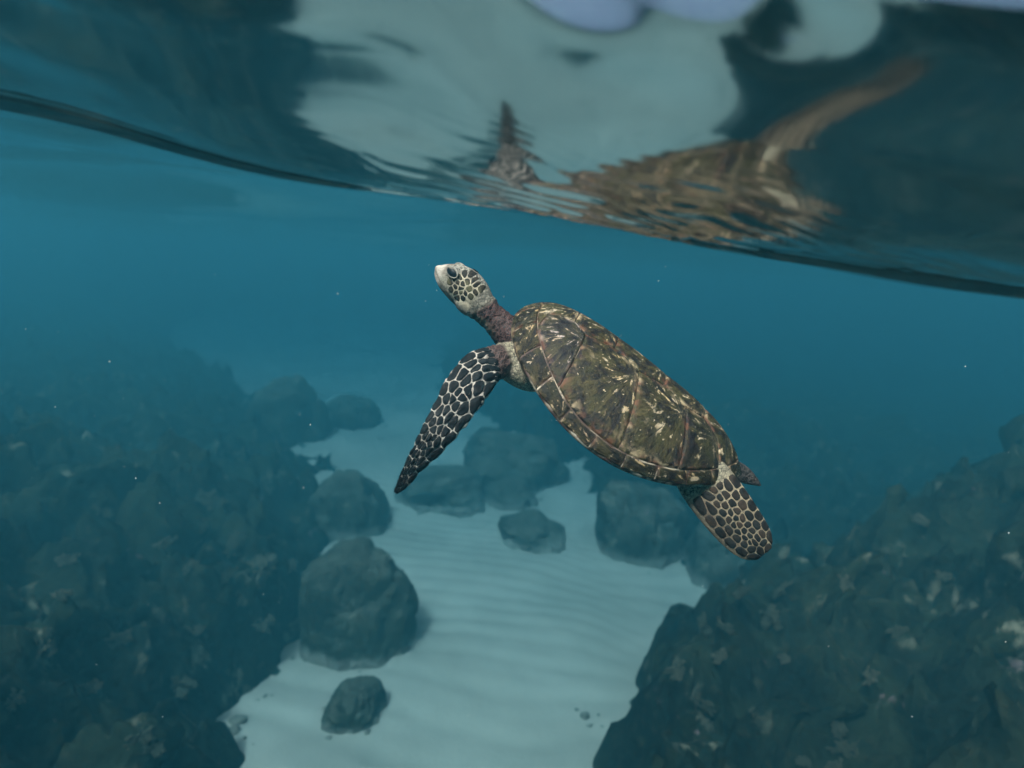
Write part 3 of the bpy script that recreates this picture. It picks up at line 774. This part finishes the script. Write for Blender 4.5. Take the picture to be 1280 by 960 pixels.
def limb_surf(L, asp):
    C, W, N, hw, ht = L; m = len(C)-1
    def surf(uv):
        t = np.clip(uv[:, 0]/asp, 0, 1)*m; s = np.clip(uv[:, 1], -.985, .985); i = np.minimum(t.astype(int), m-1); f = (t-i)[:, None]
        lerp = lambda A: A[i]*(1-f)+A[i+1]*f
        l1 = lambda A: A[i]*(1-f[:, 0])+A[i+1]*f[:, 0]
        c, wv, nv = lerp(C), lerp(W), lerp(N); a, b = l1(hw), l1(ht); e = np.sqrt(1-s*s)
        pos = c+wv*(a*s)[:, None]+nv*(b*e)[:, None]
        nn = wv*(s/np.maximum(a, .004))[:, None]*.5+nv*(e/np.maximum(b, .004))[:, None]; nn /= np.linalg.norm(nn, axis=1, keepdims=True)
        return snap(pos, nn)
    return surf
# which side is the trailing edge: sign of s at the shell side
sg = 1.0 if FL[1][38] @ (np.array(lp(590, 530, 1.18))-np.array(lp(540, 500, 1.18))) > 0 else -1.0
asp = 8.0; S = []; r2 = np.random.RandomState(3)
for t, s in ((.27,.86),(.355,.80),(.455,.76),(.55,.74),(.655,.70),(.75,.72),(.83,.70),(.90,.62)): S.append((t*asp, s*sg))           # big trailing scales
for t, s in ((.235,.42),(.30,.40),(.41,.36),(.475,.33),(.53,.30),(.595,.22),(.66,.18),(.73,.12),(.80,.10),(.88,.05),(.955,.1)): S.append((t*asp, s*sg))
for k in range(13): S.append(((.215+.053*k)*asp + r2.uniform(-.12,.12), sg*(.08-.012*k+r2.uniform(-.05,.05))))
for k in range(14): S.append(((.19+.052*k)*asp + r2.uniform(-.12,.12), sg*(-.24+r2.uniform(-.06,.06))))
for k in range(13): S.append(((.17+.060*k)*asp + r2.uniform(-.12,.12), sg*(-.52+r2.uniform(-.05,.05))))
for k in range(12): S.append(((.16+.068*k)*asp + r2.uniform(-.12,.12), sg*(-.86+r2.uniform(-.04,.04))))
S = np.array(S); sf = limb_surf(FL, asp)
for i in range(len(S)):
    P = vcell(i, S, (.125*asp, .985*asp, -.99, .985), .014)
    if P is not None and len(P) > 2: plate(P, sf, MS['plate'])
# hind flipper
sg = 1.0 if HL[1][25] @ (np.array(lp(960, 640, 1.3))-np.array(lp(900, 655, 1.3))) < 0 else -1.0     # +1: leading (lower) edge
asp = 3.4; S = []
for t, s in ((.30,.72),(.40,.72),(.50,.72),(.60,.74),(.715,.70),(.87,.62)): S.append((t*asp, s*sg))
for t, s in ((.34,.42),(.43,.42),(.52,.40),(.60,.36),(.68,.30),(.755,.26),(.87,.02)): S.append((t*asp, s*sg))
for t in np.arange(.27, .72, .062): S.append(((t+r2.uniform(-.012,.012))*asp, sg*(.18+r2.uniform(-.04,.04))))
for t in np.arange(.25, .74, .058): S.append(((t+r2.uniform(-.012,.012))*asp, sg*(-.02+r2.uniform(-.04,.04))))
for t in np.arange(.24, .74, .066): S.append(((t+r2.uniform(-.012,.012))*asp, sg*(-.24+r2.uniform(-.04,.04))))
for t in (.27,.35,.43,.52,.62,.72): S.append(((t+r2.uniform(-.012,.012))*asp, sg*(-.52+r2.uniform(-.04,.04))))
for t in (.28,.38,.48,.58,.68,.79): S.append((t*asp, sg*(-.84)))
S += [(.82*asp, -.35*sg), (.91*asp, -.4*sg)]
S = np.array(S); sf = limb_surf(HL, asp)
for i in range(len(S)):
    P = vcell(i, S, (.22*asp, .985*asp) + ((-.97, .86) if sg > 0 else (-.86, .97)), .016)
    if P is not None and len(P) > 2: plate(P, sf, MS['hplate'])
# head scales: seeds on the cheek in side view (x, z), both sides
zx = lambda X, Yp: ((470+X/4.923), (300+Yp/4.923))
cam_l = np.array(TMI @ CAM_M.translation)
def head_hit(px, py):
    d = Vector(lp(px, py, 1.3))-Vector(cam_l); hit, n, _, _ = bvh.ray_cast(Vector(cam_l), d.normalized(), 3.0); return hit, n
seeds = [zx(*p) for p in ((458,258),(482,240),(517,232),(543,212),(565,255),(530,270),(490,290),(466,304),(524,322),(575,303),(615,275),(494,326),(503,350),(533,352),(582,342),(583,216),(617,228),(645,250),(520,298),(600,250),(610,318),(505,262),(548,330),(560,190),(600,180),(640,300))]
SS = []
for (a, b) in seeds:
    hit, n = head_hit(a, b)
    if hit is not None and hit.x > .395 and n.y > .5: SS.append((hit.x, hit.z, hit.y))
S2 = np.array([(a/.02, b/.02) for a, b, c in SS])
for side in (1, -1):
    def surf(uv, side=side):
        P, N = [], []
        for u, v in uv:
            x_, z_ = u*.02, v*.02
            hit, n, _, _ = bvh.ray_cast(Vector((x_, .12*side, z_)), Vector((0, -side, 0)), .2)
            if hit is None: hit, n = Vector((x_, .01*side, z_)), Vector((0, side, 0))
            P.append(hit[:]); N.append(n[:])
        return np.array(P), np.array(N)
    for i in range(len(S2)):
        r = .0
        P = vcell(i, S2, (S2[i][0]-.42, S2[i][0]+.42, S2[i][1]-.42, S2[i][1]+.42), .062)
        if P is None or len(P) < 3: continue
        plate(P, surf, MS['headplate'], .0008)
# eyes with lids
for side in (1, -1):
    hit, n, _, _ = bvh.ray_cast(Vector((.499, .12*side, .014)), Vector((0, -side, 0)), .2)
    n = Vector((.32, side*1.0, .25)).normalized(); ex_ = Vector((1, 0, .12)).normalized(); ex_ = (ex_-n*ex_.dot(n)).normalized(); ez_ = n.cross(ex_)
    if ez_.z < 0: ez_ = -ez_
    Mx = Matrix((ex_, ez_, n)).transposed().to_4x4(); Mx.translation = hit - n*.0022
    bm = bmesh.new(); bmesh.ops.create_uvsphere(bm, u_segments=28, v_segments=16, radius=1); 
    for v in bm.verts: v.co = Vector((v.co.x*.0155, v.co.y*.0102, v.co.z*.0056))
    me = bpy.data.meshes.new('eye'); bm.to_mesh(me); bm.free(); me.polygons.foreach_set('use_smooth', [True]*len(me.polygons))
    e = link('eye', me, MS['eye'], body); e.matrix_local = Mx
    for up in (1, -1):
        V, F = [], []; n1, n2 = 20, 10
        for i in range(n1):
            a = math.pi*i/(n1-1); cx, cy_ = .0165*math.cos(a), up*(.0104 if up > 0 else .0096)*math.sin(a)
            th = (.0009 + (.0024 if up > 0 else .0005)*math.sin(a))
            for j in range(n2):
                b = 2*math.pi*j/n2; rr = th*math.cos(b)
                V.append((cx+rr*math.cos(a), cy_+rr*up*math.sin(a), .0016+th*.8*math.sin(b)))
        for i in range(n1-1):
            for j in range(n2): F.append((i*n2+j, (i+1)*n2+j, (i+1)*n2+(j+1)%n2, i*n2+(j+1)%n2))
        l = link('eyelid', mesh_from('eyelid', V, F), MS['lid'], body); l.matrix_local = Mx

# ------------------------------------------------------------------ drifting specks
V, F = [], []
for k in range(170):
    px, py, dp = random.uniform(0, 1280), random.uniform(300, 900), random.uniform(.8, 3.2)
    if k < 4: px, py, dp = ((137,452,1.3),(422,367,1.5),(1100,342,1.4),(375,518,1.6))[k]
    p = at(px, py, dp)
    if p.z < 1.0: continue
    r = random.uniform(.0005, .0012)*(1.6 if k < 4 else 1); b = len(V)
    for d in ((1,0,0),(-1,0,0),(0,1,0),(0,-1,0),(0,0,1),(0,0,-1)): V.append(p+Vector(d)*r*random.uniform(.6, 1.5))
    for f in ((0,2,4),(2,1,4),(1,3,4),(3,0,4),(2,0,5),(1,2,5),(3,1,5),(0,3,5)): F.append(tuple(b+i for i in f))
tag(link('drifting_specks', mesh_from('drifting_specks', V, F), MS['speck']), 'tiny white specks drifting in the open water', None, None, 'stuff')

# ------------------------------------------------------------------ the water itself, as an even haze
top = float(WZ.max())+.06
bm = bmesh.new(); bmesh.ops.create_cube(bm, size=1)
for v in bm.verts: v.co = Vector((v.co.x*150, v.co.y*150+40, (v.co.z+.5)*(top+1.4)-1.4))
me = bpy.data.meshes.new('haze'); bm.to_mesh(me); bm.free()
hz = link('haze', me, MS['haze']); tag(hz, 'blue green sea water fading far things', None, None, 'stuff')
